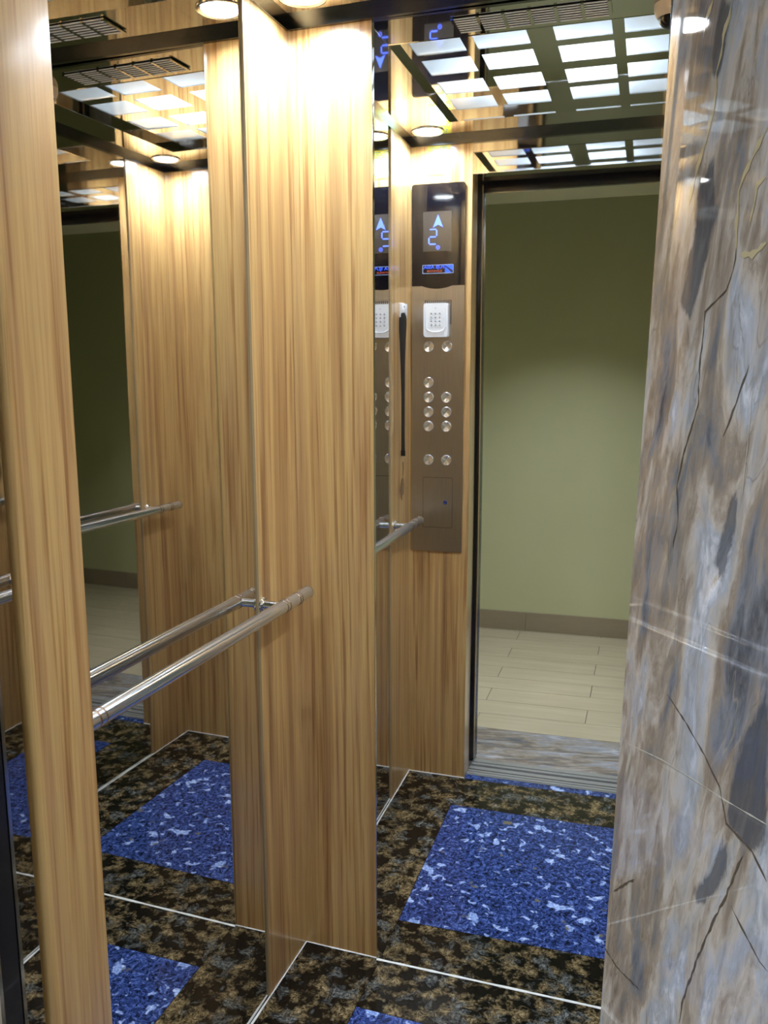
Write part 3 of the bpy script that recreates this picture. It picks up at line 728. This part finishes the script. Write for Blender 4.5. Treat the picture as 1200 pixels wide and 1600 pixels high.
def slab_face():
    ny = 75; zs = [0] + [.95 + .8 * k / 200 for k in range(201)] + [LZT]; ys = [-.1735 - .295 * k / ny for k in range(ny + 1)]
    bm = BM(); col = bm.verts.layers.float.new('dark_bed'); G = []
    for z in zs:
        row = []
        for y in ys:
            vt_ = bm.verts.new(on_slab(y, z, .0004)); f = 0.
            if .95 < z < 1.75:
                for P in MARKS['patch']:
                    d = edge_dist(y, z, P) * (1 if in_poly(y, z, P) else -1)
                    f = max(f, min(1, max(0, .5 + d / .016)) * .8)
            vt_[col] = f; row.append(vt_)
        G.append(row)
    for a, b in zip(G, G[1:]):
        for k in range(ny): bm.faces.new((a[k], a[k + 1], b[k + 1], b[k]))
    return bm
obj('polished_face', slab_face(), 'marble', jr, smooth=True)
rv = random.Random(11)
for kind_, mt, wd in (('gold', 'vein_gold', .0032), ('dark', 'vein_dark', .0013), ('white', 'vein_white', .0007)):
    for line in MARKS[kind_]:
        P = []
        for (a, b), (c2, d) in zip(line, line[1:]):
            n = max(2, int(math.hypot(c2 - a, d - b) / .004))
            for k in range(n): P.append((a + (c2 - a) * k / n, b + (d - b) * k / n))
        P.append(line[-1]); bm = BM(); rows = []
        jit = .0007 if kind_ != 'white' else .0002
        for k, (y, z) in enumerate(P):
            q = P[min(k + 1, len(P) - 1)]; p = P[max(k - 1, 0)]; ty, tz = q[0] - p[0], q[1] - p[1]; l = math.hypot(ty, tz) or 1
            hw = wd / 2 * rv.uniform(.3, 1.6) * (1 if 0 < k < len(P) - 1 else .2); oy, oz = -tz / l * hw, ty / l * hw
            y += rv.uniform(-jit, jit)
            rows.append((bm.verts.new(on_slab(y - oy, z - oz, .0006)), bm.verts.new(on_slab(y + oy, z + oz, .0006))))
        for a, b in zip(rows, rows[1:]): bm.faces.new((a[0], a[1], b[1], b[0]))
        obj('vein', bm, mt, jr)
jl = jamb('trim_5', XO - .002, -1, -.188, 'veined marble jamb on the left side of the landing doorway')
tag(obj('trim_6', bbox(.095, .97, -.47, -.189, LZT, LZT + .02), 'paint', None, (W / 2, -.3, LZT)), 'plain lintel soffit over the landing doorway', 'lintel', kind='structure')
tag(obj('threshold', bbox(.085, .985, -.47, -.1725, -.03, 0.0), 'threshold', None, (W / 2, -.32, 0)), 'grey streaked marble threshold slab between sill and landing floor', 'threshold', kind='structure')
# walls beside the doorway on the landing
X0L, X1L, YL, ZL = -1.3, 2.4, -1.87, 2.55
def wl(name, x0, x1, y0, y1, z0, z1, label, m='paint'):
    return struct(name, bbox(x0, x1, y0, y1, z0, z1), m, label, 'wall', ((x0 + x1) / 2, (y0 + y1) / 2, z0))
wl('wall_landing_left', X0L, .075, -.468, -.20, 0, ZL, 'green landing wall left of the lift doorway')
wl('wall_landing_right', .995, X1L, -.468, -.20, 0, ZL, 'green landing wall right of the lift doorway')
wl('wall_landing_top', .075, .995, -.468, -.20, LZT + .0205, ZL, 'green landing wall above the lift doorway')
wl('wall_landing_back', X0L, X1L, YL - .1, YL, 0, ZL, 'olive green landing wall facing the lift, seen through the back mirror')
wl('wall_landing_west', X0L - .1, X0L, YL, -.20, 0, ZL, 'green side wall of the landing, far left')
wl('wall_landing_east', X1L, X1L + .1, YL, -.20, 0, ZL, 'green side wall of the landing, far right')
struct('ceiling_landing', bbox(X0L, X1L, YL, -.20, ZL, ZL + .05), 'land_ceiling', 'pale ceiling of the landing', 'ceiling', (.5, -1.1, ZL))
# landing floor planks
lf = struct('floor_landing', bbox(X0L, X1L, YL, -.4702, -.06, -.010), 'dark_grout', 'landing floor of pale oak look planks laid lengthwise', 'floor', (.5, -1.1, 0))
pl0 = None; row = 0; y = -.4705
while y > YL + .01:
    yb = max(y - .1525, YL)
    off = .155 if row % 2 == 0 else .600
    x = off - 2 * .89
    while x < X1L:
        a, b = max(x, X0L), min(x + .89, X1L)
        if b - a > .02:
            full = b - a > .889 and y - yb > .152
            if full and pl0 is not None:
                c = dup(pl0, (a - pl0['ax'], y - pl0['ay'], 0), lf)
                del c['ax']; del c['ay']
            else:
                g = .0012
                o = obj('plank', bbox(a + g, b - g, yb + .0012, y - .0012, -.010, 0), 'plank', lf, ((a + b) / 2, (y + yb) / 2, 0))
                if full: pl0 = o; o['ax'] = a; o['ay'] = y
        x += .89
    y = yb; row += 1
if pl0 is not None: del pl0['ax']; del pl0['ay']
bs = thing('baseboard_back', 'brown skirting tiles along the green landing wall', 'baseboard', (.5, YL, 0), kind='structure')
x = .18 - 2 * .89
while x < X1L:
    a, b = max(x, X0L), min(x + .89, X1L)
    if b - a > .02: obj('skirting_tile', bbox(a + .001, b - .001, YL, YL + .010, .001, .108), 'skirting', bs)
    x += .89
# added fill light, brightens the landing and marble; no lamp known there
ll = thing('landing_fill', 'added fill light under the landing ceiling, out of the picture', 'light', (.40, -.92, ZL))
bm = BM(); lathe(bm, (.40, -.92, ZL), (0, 0, -1), [(0, .09), (.02, .09), (.03, .08)], 32); obj('fill_body', bm, 'white_plastic', ll, smooth=True)
la = bpy.data.lights.new('landing_fill_beam', 'AREA'); la.shape = 'DISK'; la.size = .15; la.spread = math.radians(88); la.energy = LAND_W; la.color = (.90, .95, 1.0)
lo = bpy.data.objects.new('landing_fill_beam', la); C.objects.link(lo); lo.parent = ll; lo.location = (0, 0, -.034)
